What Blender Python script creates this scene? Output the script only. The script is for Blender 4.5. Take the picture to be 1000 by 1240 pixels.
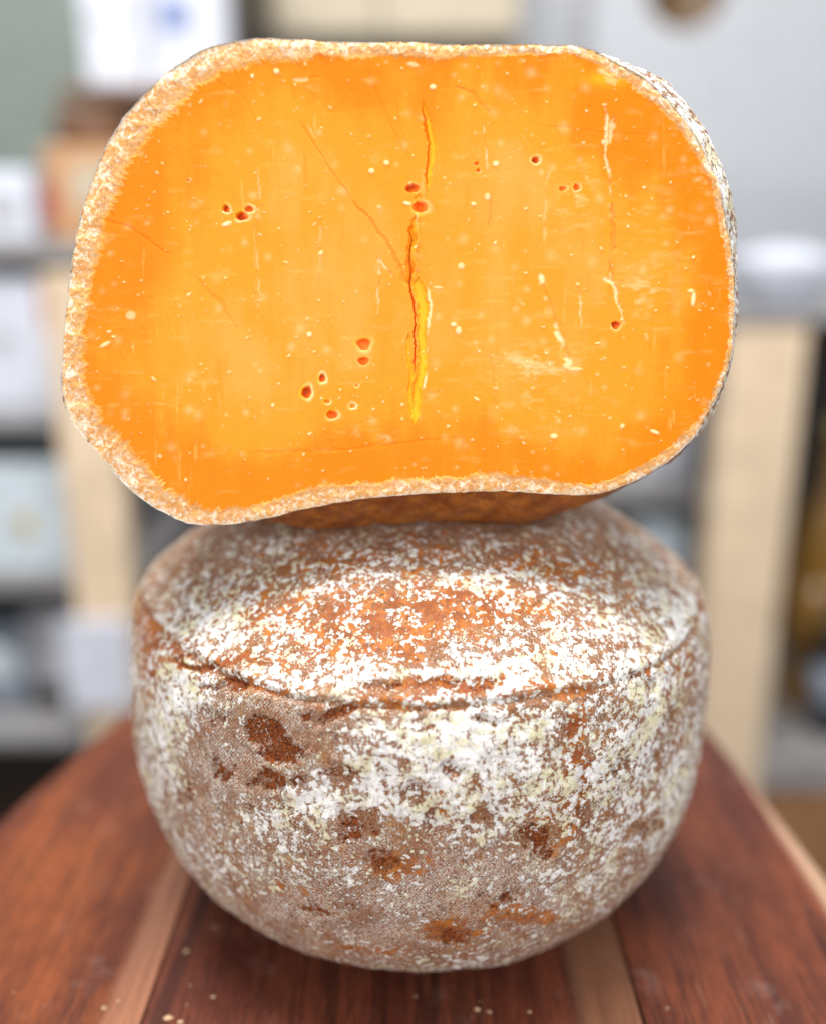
import bpy, math, random
import numpy as np
from mathutils import Vector

S = 0.01                       # everything below is written in centimetres
scene = bpy.context.scene
for o in list(bpy.data.objects):
    bpy.data.objects.remove(o)
col = scene.collection

# ------------------------------------------------------------------ camera
CAM = np.array([0.0, -32.5, 23.0]); PITCH = math.radians(16); FPX = 1150.0
cam_d = bpy.data.cameras.new("camera"); cam = bpy.data.objects.new("camera", cam_d); col.objects.link(cam)
cam.location = CAM * S
cam.rotation_euler = (math.radians(90) - PITCH, 0, 0)
cam_d.sensor_fit = 'VERTICAL'; cam_d.sensor_height = 36.0; cam_d.sensor_width = 36.0
cam_d.lens = FPX / 1240 * 36
cam_d.clip_start = 0.01; cam_d.clip_end = 50
cam_d.dof.use_dof = True; cam_d.dof.focus_distance = 0.263; cam_d.dof.aperture_fstop = cam_d.lens / 13.0
scene.camera = cam

# ------------------------------------------------------------------ world, lamps, exposure
w = bpy.data.worlds.new("World"); scene.world = w; w.use_nodes = True
bg = w.node_tree.nodes["Background"]; bg.inputs[0].default_value = (0.93, 0.96, 1.0, 1); bg.inputs[1].default_value = 0.48

def area(name, loc, target, size, power, color=(1, 1, 1)):
    l = bpy.data.lights.new(name, 'AREA'); l.shape = 'RECTANGLE'; l.size = size[0] * S; l.size_y = size[1] * S
    l.energy = power; l.color = color
    o = bpy.data.objects.new(name, l); col.objects.link(o); o.location = Vector(loc) * S
    d = Vector(target) - Vector(loc); o.rotation_euler = d.to_track_quat('-Z', 'Y').to_euler()
    return o
area("shop_window_light", (-50, -130, 42), (0, -4, 13), (200, 90), 17.5, (1, 0.985, 0.96))
area("ceiling_light", (20, -40, 150), (0, 0, 10), (70, 70), 4.0, (1, 0.98, 0.95))
area("shelf_light", (-20, 5, 190), (0, 100, 10), (120, 60), 66, (1, 0.98, 0.95))
area("side_light", (120, -40, 70), (0, -4, 14), (110, 110), 8.0, (0.95, 0.97, 1.0))

scene.view_settings.view_transform = 'Standard'; scene.view_settings.look = 'None'
scene.view_settings.exposure = 0.0; scene.view_settings.gamma = 1.0

# ------------------------------------------------------------------ helpers
def proj(P):
    d = P - CAM; f = d[..., 1]; h = -d[..., 2]; cp, sp = math.cos(PITCH), math.sin(PITCH)
    z = f * cp + h * sp; y = h * cp - f * sp
    return 500 + FPX * d[..., 0] / z, 620 + FPX * y / z
def at(px, py, Y):              # where the sight line of a photo pixel meets the vertical plane Y (cm)
    a = (px - 500) / FPX; b = (py - 620) / FPX; cp, sp = math.cos(PITCH), math.sin(PITCH)
    t = (Y - CAM[1]) / (cp - b * sp)
    return np.array([CAM[0] + a * t, Y, CAM[2] - (sp + b * cp) * t])

def hash3(ix, iy, iz, seed):
    h = (ix * 374761393 + iy * 668265263 + iz * 2147483647 + seed * 1274126177) & 0xffffffff
    h = ((h ^ (h >> 13)) * 1274126177) & 0xffffffff
    h = ((h ^ (h >> 16)) * 2246822519) & 0xffffffff
    return ((h ^ (h >> 15)) & 0xffffff) / float(0xffffff)
def vnoise(P, scale, seed=0):
    Q = P * scale; i = np.floor(Q).astype(np.int64); f = Q - i; f = f * f * (3 - 2 * f)
    r = 0
    for a in (0, 1):
        for b in (0, 1):
            for c in (0, 1):
                wgt = (f[..., 0] if a else 1 - f[..., 0]) * (f[..., 1] if b else 1 - f[..., 1]) * (f[..., 2] if c else 1 - f[..., 2])
                r = r + wgt * hash3(i[..., 0] + a, i[..., 1] + b, i[..., 2] + c, seed)
    return r * 2 - 1
def fbm(P, scale, octs, seed=0, gain=0.5):
    r = 0; a = 1; t = 0
    for k in range(octs):
        r = r + a * vnoise(P, scale * 2 ** k, seed + k * 7); t += a; a *= gain
    return r / t
def sstep(a, b, x):
    t = np.clip((x - a) / (b - a), 0, 1); return t * t * (3 - 2 * t)

def mesh_np(name, V, F, mat=None, parent=None, smooth=True, attrs=None):
    """V in cm; F (n,4) or (n,3) int array"""
    me = bpy.data.meshes.new(name)
    V = np.asarray(V, dtype=np.float32) * S; F = np.asarray(F, dtype=np.int32); k = F.shape[1]
    me.vertices.add(len(V)); me.vertices.foreach_set("co", V.ravel())
    me.loops.add(F.size); me.loops.foreach_set("vertex_index", F.ravel())
    me.polygons.add(len(F)); me.polygons.foreach_set("loop_start", np.arange(0, F.size, k, dtype=np.int32))
    me.polygons.foreach_set("use_smooth", np.full(len(F), smooth))
    me.update(calc_edges=True); me.validate()
    for nm, arr in (attrs or {}).items():
        a = me.attributes.new(nm, 'FLOAT', 'POINT'); a.data.foreach_set("value", np.asarray(arr, dtype=np.float32).ravel())
    o = bpy.data.objects.new(name, me); col.objects.link(o)
    if mat: me.materials.append(mat)
    if parent: o.parent = parent; o.matrix_parent_inverse = parent.matrix_basis.inverted()
    return o
def grid_faces(nu, nv, wrap_u=True, flip=False):
    """vertices indexed v*nu+u"""
    u = np.arange(nu if wrap_u else nu - 1); v = np.arange(nv - 1)
    U, V = np.meshgrid(u, v); U = U.ravel(); V = V.ravel(); U2 = (U + 1) % nu
    F = np.stack([V * nu + U, V * nu + U2, (V + 1) * nu + U2, (V + 1) * nu + U], 1)
    return F[:, ::-1] if flip else F

class MB:
    def __init__(s): s.v = []; s.f = []
    def add(s, vs, fs):
        n = len(s.v); s.v += [tuple(v) for v in vs]; s.f += [tuple(n + i for i in f) for f in fs]
    def box(s, a, b):
        (x0, y0, z0), (x1, y1, z1) = a, b
        s.add([(x0, y0, z0), (x1, y0, z0), (x1, y1, z0), (x0, y1, z0), (x0, y0, z1), (x1, y0, z1), (x1, y1, z1), (x0, y1, z1)],
              [(0, 3, 2, 1), (4, 5, 6, 7), (0, 1, 5, 4), (1, 2, 6, 5), (2, 3, 7, 6), (3, 0, 4, 7)])
    def lathe(s, c, prof, n=32):
        vs = []; fs = []
        for r, z in prof:
            for k in range(n):
                t = 2 * math.pi * k / n; vs.append((c[0] + r * math.cos(t), c[1] + r * math.sin(t), c[2] + z))
        m = len(prof)
        for j in range(m - 1):
            for k in range(n):
                fs.append((j * n + k, j * n + (k + 1) % n, (j + 1) * n + (k + 1) % n, (j + 1) * n + k))
        fs.append(tuple(range(n - 1, -1, -1))); fs.append(tuple((m - 1) * n + k for k in range(n)))
        s.add(vs, fs)
    def build(s, name, mat, parent=None, bevel=0.0, smooth=False, seg=2):
        me = bpy.data.meshes.new(name); me.from_pydata([(x * S, y * S, z * S) for x, y, z in s.v], [], s.f); me.update()
        if smooth: me.polygons.foreach_set("use_smooth", [True] * len(me.polygons))
        o = bpy.data.objects.new(name, me); col.objects.link(o); me.materials.append(mat)
        if parent: o.parent = parent; o.matrix_parent_inverse = parent.matrix_basis.inverted()
        if bevel:
            m = o.modifiers.new("bevel", 'BEVEL'); m.width = bevel * S; m.segments = seg; m.limit_method = 'ANGLE'
        return o
def tag(o, label=None, cat=None, group=None, kind=None):
    if label: o["label"] = label
    if cat: o["category"] = cat
    if group: o["group"] = group
    if kind: o["kind"] = kind
    return o
def empty(name, loc, label, cat, group=None):
    o = bpy.data.objects.new(name, None); col.objects.link(o); o.location = Vector(loc) * S; o.empty_display_size = 0.02
    return tag(o, label, cat, group)

# ------------------------------------------------------------------ node helper
class NT:
    def __init__(s, name):
        s.m = bpy.data.materials.new(name); s.m.use_nodes = True; s.t = s.m.node_tree; s.n = s.t.nodes; s.n.clear()
        s.out = s.n.new('ShaderNodeOutputMaterial'); s.b = s.n.new('ShaderNodeBsdfPrincipled')
        s.t.links.new(s.b.outputs[0], s.out.inputs[0])
        tc = s.n.new('ShaderNodeTexCoord'); vm = s.n.new('ShaderNodeVectorMath'); vm.operation = 'SCALE'; vm.inputs[3].default_value = 100
        s.t.links.new(tc.outputs['Object'], vm.inputs[0]); s.P = vm.outputs[0]
    def put(s, sock, v):
        if isinstance(v, bpy.types.NodeSocket): s.t.links.new(v, sock)
        elif isinstance(v, (tuple, list)) and len(v) == 3 and sock.type == 'RGBA': sock.default_value = (*v, 1)
        else: sock.default_value = v
    def noise(s, scale, detail=4, rough=0.5, P=None, dist=0.0, lac=2.0):
        n = s.n.new('ShaderNodeTexNoise'); s.put(n.inputs['Vector'], P or s.P); n.inputs['Scale'].default_value = scale
        n.inputs['Detail'].default_value = detail; n.inputs['Roughness'].default_value = rough; n.inputs['Distortion'].default_value = dist
        n.inputs['Lacunarity'].default_value = lac
        return n.outputs['Fac']
    def noisec(s, scale, detail=2, P=None):
        n = s.n.new('ShaderNodeTexNoise'); s.put(n.inputs['Vector'], P or s.P); n.inputs['Scale'].default_value = scale
        n.inputs['Detail'].default_value = detail; return n.outputs['Color']
    def vor(s, scale, P=None, feature='F1', rnd=1.0):
        n = s.n.new('ShaderNodeTexVoronoi'); s.put(n.inputs['Vector'], P or s.P); n.inputs['Scale'].default_value = scale
        n.feature = feature; n.inputs['Randomness'].default_value = rnd; return n.outputs['Distance']
    def attr(s, nm):
        n = s.n.new('ShaderNodeAttribute'); n.attribute_name = nm; return n.outputs['Fac']
    def math(s, op, a, b=0.0, c=None, clamp=False):
        n = s.n.new('ShaderNodeMath'); n.operation = op; n.use_clamp = clamp
        s.put(n.inputs[0], a); s.put(n.inputs[1], b)
        if c is not None: s.put(n.inputs[2], c)
        return n.outputs[0]
    def step(s, x, a, b, lo=0.0, hi=1.0):
        n = s.n.new('ShaderNodeMapRange'); n.interpolation_type = 'SMOOTHSTEP'; s.put(n.inputs[0], x)
        n.inputs[1].default_value = a; n.inputs[2].default_value = b; n.inputs[3].default_value = lo; n.inputs[4].default_value = hi
        return n.outputs[0]
    def mix(s, f, a, b, mode='MIX'):
        n = s.n.new('ShaderNodeMix'); n.data_type = 'RGBA'; n.blend_type = mode
        s.put(n.inputs[0], f); s.put(n.inputs[6], a); s.put(n.inputs[7], b); return n.outputs[2]
    def vmath(s, op, a, b):
        n = s.n.new('ShaderNodeVectorMath'); n.operation = op; s.put(n.inputs[0], a)
        if op == 'SCALE': n.inputs[3].default_value = b
        else: s.put(n.inputs[1], b)
        return n.outputs[0]
    def sep(s, v):
        n = s.n.new('ShaderNodeSeparateXYZ'); s.put(n.inputs[0], v); return n.outputs
    def bump(s, h, dist_cm, strength=1.0, normal=None):
        n = s.n.new('ShaderNodeBump'); s.put(n.inputs['Height'], h); n.inputs['Distance'].default_value = dist_cm * S
        n.inputs['Strength'].default_value = strength
        if normal: s.put(n.inputs['Normal'], normal)
        return n.outputs[0]
    def fin(s, color, rough=0.6, normal=None, spec=0.5, sss=0.0, rad=(0.1, 0.04, 0.01)):
        s.put(s.b.inputs['Base Color'], color); s.put(s.b.inputs['Roughness'], rough); s.b.inputs['Specular IOR Level'].default_value = spec
        if normal: s.put(s.b.inputs['Normal'], normal)
        if sss:
            s.b.inputs['Subsurface Weight'].default_value = sss; s.b.inputs['Subsurface Radius'].default_value = rad
            s.b.inputs['Subsurface Scale'].default_value = 0.01
        return s.m
def simple(name, c, rough=0.5, var=0.12, scale=0.4, spec=0.4):
    m = NT(name); n = m.noise(scale, 4, 0.6)
    c2 = tuple(x * (1 - var * 2) for x in c)
    return m.fin(m.mix(m.step(n, 0.3, 0.7), c2, c), rough, m.bump(m.noise(3, 4, 0.6), 0.03, 0.4), spec)

# ------------------------------------------------------------------ materials
def rind_material(name, bias=0.0):
    m = NT(name)
    warp = m.vmath('SCALE', m.vmath('SUBTRACT', m.noisec(2.2, 3), (0.5, 0.5, 0.5)), 0.35)
    Pw = m.vmath('ADD', m.P, warp)
    big = m.noise(0.42, 5, 0.62, Pw)
    mid = m.noise(1.7, 6, 0.68, Pw)
    fine = m.noise(5.5, 6, 0.72, Pw)
    grain = m.noise(16, 3, 0.7)
    blob = m.vor(4.6, Pw); blob2 = m.vor(8.5, Pw)
    aw, ao, ad, aweave = m.attr('white'), m.attr('orange'), m.attr('dark'), m.attr('weave')
    # crust below the mould
    tan = m.mix(m.step(mid, 0.35, 0.65), (0.27, 0.115, 0.048), (0.36, 0.265, 0.200))
    tan = m.mix(m.math('MULTIPLY', m.step(m.noise(0.75, 6, 0.7), 0.47, 0.60), 0.85), tan, m.mix(m.step(mid, 0.4, 0.6), (0.34, 0.155, 0.055), (0.50, 0.31, 0.13)))
    tan = m.mix(m.step(fine, 0.42, 0.6), m.mix(0.7, tan, (0.22, 0.085, 0.035)), tan)
    org = m.mix(m.step(mid, 0.38, 0.62), (0.24, 0.058, 0.009), (0.46, 0.150, 0.018))
    org = m.mix(m.step(m.noise(3, 5, 0.7), 0.5, 0.66), org, (0.30, 0.09, 0.035))
    oamt = m.step(m.math('ADD', m.math('MULTIPLY', m.math('SUBTRACT', mid, 0.5), 1.5), ao), 0.28, 0.5)
    base = m.mix(oamt, tan, org)
    patch = m.math('MULTIPLY', m.math('SUBTRACT', m.noise(1.7, 7, 0.74, Pw), 0.5), 2.5)
    spk = m.math('MULTIPLY', m.step(m.noise(7.5, 4, 0.7, Pw), 0.46, 0.38), 0.8)
    base = m.mix(spk, base, m.mix(m.step(mid, .42, .58), (0.15, 0.060, 0.022), (0.10, 0.060, 0.045)))
    dk = m.step(m.math('ADD', m.math('ADD', m.math('MULTIPLY', m.math('SUBTRACT', fine, 0.5), 2.0), ad), patch), 0.36, 0.48)
    base = m.mix(dk, base, m.mix(m.step(grain, 0.4, 0.6), (0.062, 0.016, 0.006), (0.30, 0.075, 0.016)))
    # powder film over the crust: thin greyish white dusting made of single grains
    dust = m.step(m.math('ADD', grain, m.math('MULTIPLY', aweave, 0.10)), 0.54, 0.62)
    dust = m.math('MULTIPLY', dust, m.math('SUBTRACT', 1.0, m.math('MAXIMUM', dk, m.math('MULTIPLY', oamt, 0.85))))
    dust = m.math('MULTIPLY', dust, m.step(m.noise(0.9, 5, 0.7), 0.40, 0.58, 0.25, 1.0))
    base = m.mix(m.math('MULTIPLY', dust, 0.62), base, (0.72, 0.675, 0.615))
    # white mould: clumps of small blobs
    f = m.math('MULTIPLY', m.math('SUBTRACT', big, 0.5), 1.3)
    f = m.math('ADD', f, m.math('MULTIPLY', m.math('SUBTRACT', mid, 0.5), 1.6))
    f = m.math('ADD', f, m.math('MULTIPLY', m.math('SUBTRACT', fine, 0.5), 1.7))
    f = m.math('ADD', f, m.math('MULTIPLY', m.math('SUBTRACT', 0.42, blob), 0.42))
    f = m.math('ADD', f, m.math('MULTIPLY', m.math('SUBTRACT', 0.42, blob2), 0.35))
    for sc_, am in ((5.2, 0.55), (10.5, 0.50)):
        vn = m.n.new('ShaderNodeTexVoronoi'); m.put(vn.inputs['Vector'], m.vmath('ADD', m.P, m.vmath('SCALE', m.vmath('SUBTRACT', m.noisec(sc_ * 1.6, 3), (0.5, 0.5, 0.5)), 0.9 / sc_))); vn.inputs['Scale'].default_value = sc_
        f = m.math('ADD', f, m.math('MULTIPLY', m.math('SUBTRACT', m.sep(vn.outputs['Color'])[0], 0.5), am))
        f = m.math('ADD', f, m.math('MULTIPLY', m.math('SUBTRACT', 0.38, vn.outputs['Distance']), 0.35))
    f = m.math('SUBTRACT', f, m.math('MULTIPLY', m.math('MAXIMUM', patch, 0.0), 0.8)); f = m.math('ADD', f, aw); f = m.math('ADD', f, bias)
    wm = m.step(f, 0.0, 0.07); thick = m.step(f, 0.0, 0.45)
    ring = m.math('MULTIPLY', m.step(f, -0.13, -0.02), m.math('SUBTRACT', 1.0, wm))
    base = m.mix(m.math('MULTIPLY', ring, 0.75), base, m.mix(m.step(mid, .45, .55), (0.17, 0.07, 0.028), (0.26, 0.20, 0.15)))
    wc = m.mix(m.step(m.noise(2.4, 4, 0.6), 0.40, 0.66), (0.90, 0.895, 0.875), (0.70, 0.69, 0.685))
    wc = m.mix(m.math('MULTIPLY', m.step(m.noise(1.3, 6, 0.75), 0.47, 0.60), 0.8), wc, (0.68, 0.62, 0.34))
    wc = m.mix(m.math('MULTIPLY', m.step(fine, 0.52, 0.36), 0.45), wc, (0.52, 0.45, 0.39))
    wc = m.mix(m.math('MULTIPLY', m.step(grain, 0.43, 0.33), 0.8), wc, (0.34, 0.23, 0.14))
    c = m.mix(wm, base, m.mix(thick, m.mix(0.3, wc, (0.66, 0.56, 0.46)), wc))
    # relief
    u, v = m.attr('arc'), m.attr('len')
    per = 2 * math.pi / 0.105
    wv = m.math('MULTIPLY', m.math('SINE', m.math('MULTIPLY', u, per)), m.math('SINE', m.math('MULTIPLY', v, per * 0.8)))
    wvm = m.math('MULTIPLY', wv, m.math('MULTIPLY', aweave, m.math('SUBTRACT', 1.0, thick)))
    c = m.mix(m.math('MULTIPLY', m.step(wvm, 0.1, 0.7), 0.6), c, m.mix(0.65, c, (0.12, 0.06, 0.035)))
    h = m.math('ADD', m.math('MULTIPLY', wm, 0.5), m.math('MULTIPLY', thick, 0.7))
    h = m.math('ADD', h, m.math('MULTIPLY', fine, 0.9)); h = m.math('ADD', h, m.math('MULTIPLY', grain, 0.28))
    h = m.math('SUBTRACT', h, m.math('MULTIPLY', dk, 0.45)); h = m.math('SUBTRACT', h, m.math('MULTIPLY', wvm, 0.3))
    nrm = m.bump(h, 0.06, 0.62)
    rough = m.math('SUBTRACT', 0.9, m.math('MULTIPLY', m.math('MULTIPLY', oamt, m.math('SUBTRACT', 1.0, wm)), 0.42))
    return m.fin(c, rough, nrm, 0.2)

def paste_material():
    m = NT("cheese paste")
    x, y, z = m.sep(m.P)
    rim = m.attr('rimd')          # cm from the rind
    # vertical smears drawn out by the cutting wire
    mp = m.n.new('ShaderNodeMapping'); m.put(mp.inputs[0], m.P); mp.inputs['Scale'].default_value = (1.0, 1.0, 0.13)
    sm = m.noise(1.3, 5, 0.6, mp.outputs[0], 0.3)
    cloud = m.noise(0.28, 4, 0.55, None, 0.4)
    deep = (0.97, 0.225, 0.001); midc = (0.97, 0.315, 0.016); pale = (0.97, 0.382, 0.070)
    f = m.math('ADD', m.math('MULTIPLY', m.math('SUBTRACT', sm, 0.5), 1.1), m.math('MULTIPLY', m.math('SUBTRACT', cloud, 0.5), 2.0))
    t = m.math('ADD', m.step(rim, 0.0, 4.2), f)
    c = m.mix(m.step(t, 0.0, 0.65), deep, midc)
    c = m.mix(m.math('MULTIPLY', m.step(t, 0.72, 1.5), 0.85), c, pale)
    dg = m.n.new('ShaderNodeMapping'); m.put(dg.inputs[0], m.P); dg.inputs['Rotation'].default_value = (0, math.radians(-28), 0); dg.inputs['Scale'].default_value = (1.3, 1.0, 0.10)
    dgn = m.math('MULTIPLY', m.step(m.noise(1.5, 4, 0.6, dg.outputs[0]), 0.58, 0.70), m.step(cloud, 0.42, 0.60))
    c = m.mix(m.math('MULTIPLY', dgn, 0.55), c, (0.97, 0.27, 0.004))
    vt = m.n.new('ShaderNodeMapping'); m.put(vt.inputs[0], m.P); vt.inputs['Scale'].default_value = (1.0, 1.0, 0.05)
    vtn = m.math('MULTIPLY', m.step(m.noise(4.5, 4, 0.65, vt.outputs[0]), 0.60, 0.70), m.step(m.noise(0.4, 3), 0.45, 0.60))
    c = m.mix(m.math('MULTIPLY', vtn, 0.40), c, (1.0, 0.52, 0.13))
    hor = m.n.new('ShaderNodeMapping'); m.put(hor.inputs[0], m.P); hor.inputs['Scale'].default_value = (0.4, 1.0, 1.6)
    c = m.mix(m.math('MULTIPLY', m.step(m.noise(2.2, 5, 0.65, hor.outputs[0]), 0.56, 0.72), 0.22), c, (1.0, 0.58, 0.20))
    # bright specks and soft spots of crystals
    soft = m.step(m.vor(1.55), 0.14, 0.03); keep = m.step(m.noise(0.9, 2), 0.46, 0.56)
    c = m.mix(m.math('MULTIPLY', m.math('MULTIPLY', soft, keep), 0.26), c, (1.0, 0.70, 0.34))
    sp = m.step(m.vor(3.6), 0.085, 0.05); keep2 = m.step(m.noise(1.7, 2), 0.54, 0.58)
    c = m.mix(m.math('MULTIPLY', m.math('MULTIPLY', sp, keep2), 0.7), c, (1.0, 0.83, 0.50))
    c = m.mix(m.attr('yellow'), c, (0.95, 0.54, 0.018))
    c = m.mix(m.attr('burnt_shade'), c, (0.90, 0.12, 0.002))
    c = m.mix(m.math('MULTIPLY', m.step(m.attr('burnt_shade'), 0.62, 0.95), 0.75), c, (0.42, 0.045, 0.003))  # hole cores darkened further: their inside shading put into the colour
    c = m.mix(m.attr('pale'), c, (1.0, 0.79, 0.43))
    fine = m.noise(9, 4, 0.6); nrm = m.bump(m.math('ADD', m.math('ADD', fine, m.math('MULTIPLY', vtn, 0.8)), m.math('MULTIPLY', sm, 1.2)), 0.016, 0.65)
    return m.fin(c, m.math('ADD', 0.40, m.math('MULTIPLY', sm, 0.22)), nrm, 0.14, 0.25, (0.7, 0.3, 0.05))

def rind_edge_material():
    m = NT("cut rind edge")
    q = m.attr('q')               # 0 at the paste, 1 at the outside
    f1 = m.noise(4.5, 6, 0.75, None, 1.2); f2 = m.noise(13, 4, 0.75, None, 0.8); f3 = m.noise(1.1, 4, 0.6)
    c = m.mix(m.step(f1, 0.36, 0.66), (0.76, 0.34, 0.09), (0.88, 0.58, 0.30))
    c = m.mix(m.step(f2, 0.44, 0.60), m.mix(0.6, c, (0.80, 0.38, 0.13)), c)
    c = m.mix(m.math('MULTIPLY', m.step(m.math('ADD', f1, m.math('MULTIPLY', q, 0.12)), 0.56, 0.66), 0.8), c, (0.95, 0.86, 0.70))
    c = m.mix(m.math('MULTIPLY', m.step(f2, 0.43, 0.35), 0.7), c, (0.34, 0.16, 0.06))
    c = m.mix(m.math('MULTIPLY', m.step(f3, 0.48, 0.62), 0.35), c, (0.90, 0.50, 0.16))
    c = m.mix(m.math('MULTIPLY', m.step(m.math('SUBTRACT', q, m.math('MULTIPLY', f1, 0.9)), -0.25, -0.42), 0.85), c, (0.97, 0.34, 0.03))
    h = m.math('ADD', f1, m.math('MULTIPLY', f2, 0.6))
    return m.fin(c, 0.85, m.bump(h, 0.06, 0.6), 0.25, 0.1, (0.4, 0.2, 0.1))

def plank_material(name, seed, a, b, dark, pale_x=None, tint=0.5):
    m = NT(name)
    off = m.vmath('ADD', m.P, (seed * 13.1, seed * 7.7, seed * 3.3))
    mp = m.n.new('ShaderNodeMapping'); m.put(mp.inputs[0], off); mp.inputs['Scale'].default_value = (1.0, 0.045, 1.0)
    mp2 = m.n.new('ShaderNodeMapping'); m.put(mp2.inputs[0], off); mp2.inputs['Scale'].default_value = (1.0, 0.10, 1.0)
    g1 = m.noise(0.62, 5, 0.6, mp.outputs[0], 0.5); g2 = m.noise(2.4, 6, 0.65, mp.outputs[0], 0.7); g3 = m.noise(13, 4, 0.7, mp2.outputs[0])
    blot = m.noise(0.22, 3, 0.5, off)
    c = m.mix(m.step(m.math('ADD', g1, m.math('MULTIPLY', m.math('SUBTRACT', blot, 0.5), 0.5)), 0.36, 0.64), a, b)
    c = m.mix(m.math('MULTIPLY', m.step(g2, 0.52, 0.68), 0.80), c, dark)
    c = m.mix(m.math('MULTIPLY', m.step(g1, 0.55, 0.64), 0.75), c, dark)
    c = m.mix(m.math('MULTIPLY', m.step(g3, 0.45, 0.60), 0.60), c, m.mix(0.7, c, dark))
    if pale_x:
        x, y, z = m.sep(m.P)
        for x0, x1, colr, amt in pale_x:
            xx = m.math('ADD', x, m.math('MULTIPLY', m.math('SUBTRACT', g1, 0.5), 1.6))
            band = m.math('MULTIPLY', m.step(xx, x0 - 0.35, x0 + 0.35), m.step(xx, x1 + 0.35, x1 - 0.35))
            c = m.mix(m.math('MULTIPLY', band, amt), c, m.mix(m.step(g2, 0.35, 0.7), colr, tuple(k * 0.62 for k in colr)))
    # pores and worn pale scratches
    pore = m.step(m.noise(26, 2, 0.5, mp2.outputs[0]), 0.68, 0.74)
    c = m.mix(m.math('MULTIPLY', pore, 0.6), c, tuple(k * 0.5 for k in dark))
    dusty = m.math('MULTIPLY', m.step(m.noise(0.5, 5, 0.7), 0.55, 0.75), 0.10)
    c = m.mix(dusty, c, (0.6, 0.5, 0.45))
    cutn = m.n.new('ShaderNodeMapping'); m.put(cutn.inputs[0], off); cutn.inputs['Rotation'].default_value = (0, 0, 0.6 + seed); cutn.inputs['Scale'].default_value = (2.2, 0.07, 1)
    cut = m.step(m.noise(3.2, 2, 0.5, cutn.outputs[0]), 0.705, 0.725)
    c = m.mix(m.math('MULTIPLY', cut, 0.35), c, (0.42, 0.24, 0.16))
    rough = m.math('ADD', 0.30, m.math('MULTIPLY', m.noise(0.9, 5, 0.65), 0.30))
    nrm = m.bump(m.math('ADD', g3, m.math('ADD', g2, m.math('MULTIPLY', pore, -1.0))), 0.014, 0.5)
    return m.fin(c, rough, nrm, 0.26)

# ------------------------------------------------------------------ lower, whole cheese
PROF = np.array([(0, 14.6), (2, 14.6), (4, 14.45), (5.6, 14.15), (7.0, 13.5), (8.3, 12.65), (9.3, 11.85), (9.85, 11.25), (10.05, 10.7), (10.22, 9.6), (10.28, 8), (10.24, 6.2),
                 (10.0, 4.4), (9.35, 2.7), (8.35, 1.35), (7.15, 0.60), (6.0, 0.17), (4.7, 0.0), (0, 0)], float)
def smooth_curve(P, n, closed=False):
    P = np.asarray(P, float)
    if closed: P = np.vstack([P[-1], P, P[0], P[1]])
    else: P = np.vstack([2 * P[0] - P[1], P, 2 * P[-1] - P[-2]])
    out = []
    for i in range(1, len(P) - 2):
        t = np.linspace(0, 1, 40, endpoint=False)[:, None]
        p0, p1, p2, p3 = P[i - 1], P[i], P[i + 1], P[i + 2]
        out.append(0.5 * (2 * p1 + (p2 - p0) * t + (2 * p0 - 5 * p1 + 4 * p2 - p3) * t ** 2 + (3 * p1 - p0 - 3 * p2 + p3) * t ** 3))
    Q = np.vstack(out)
    if closed: Q = np.vstack([Q, Q[:1]])
    else: Q = np.vstack([Q, P[-2]])
    d = np.r_[0, np.cumsum(np.linalg.norm(np.diff(Q, axis=0), axis=1))]
    s = np.linspace(0, d[-1], n + 1 if closed else n)
    if closed: s = s[:-1]
    return np.stack([np.interp(s, d, Q[:, 0]), np.interp(s, d, Q[:, 1])], 1), (s, d[-1])

def blobs(X, Y, L):
    r = np.zeros_like(X)
    for x, y, sx, sy, a in L:
        r += a * np.exp(-(((X - x) / sx) ** 2 + ((Y - y) / sy) ** 2))
    return r
def dabs(X, Y, L):      # flat-topped
    r = np.zeros_like(X)
    for x, y, sx, sy, a in L:
        q = ((X - x) / sx) ** 2 + ((Y - y) / sy) ** 2
        r += a * (1 - sstep(0.5, 1.4, q))
    return r

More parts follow.
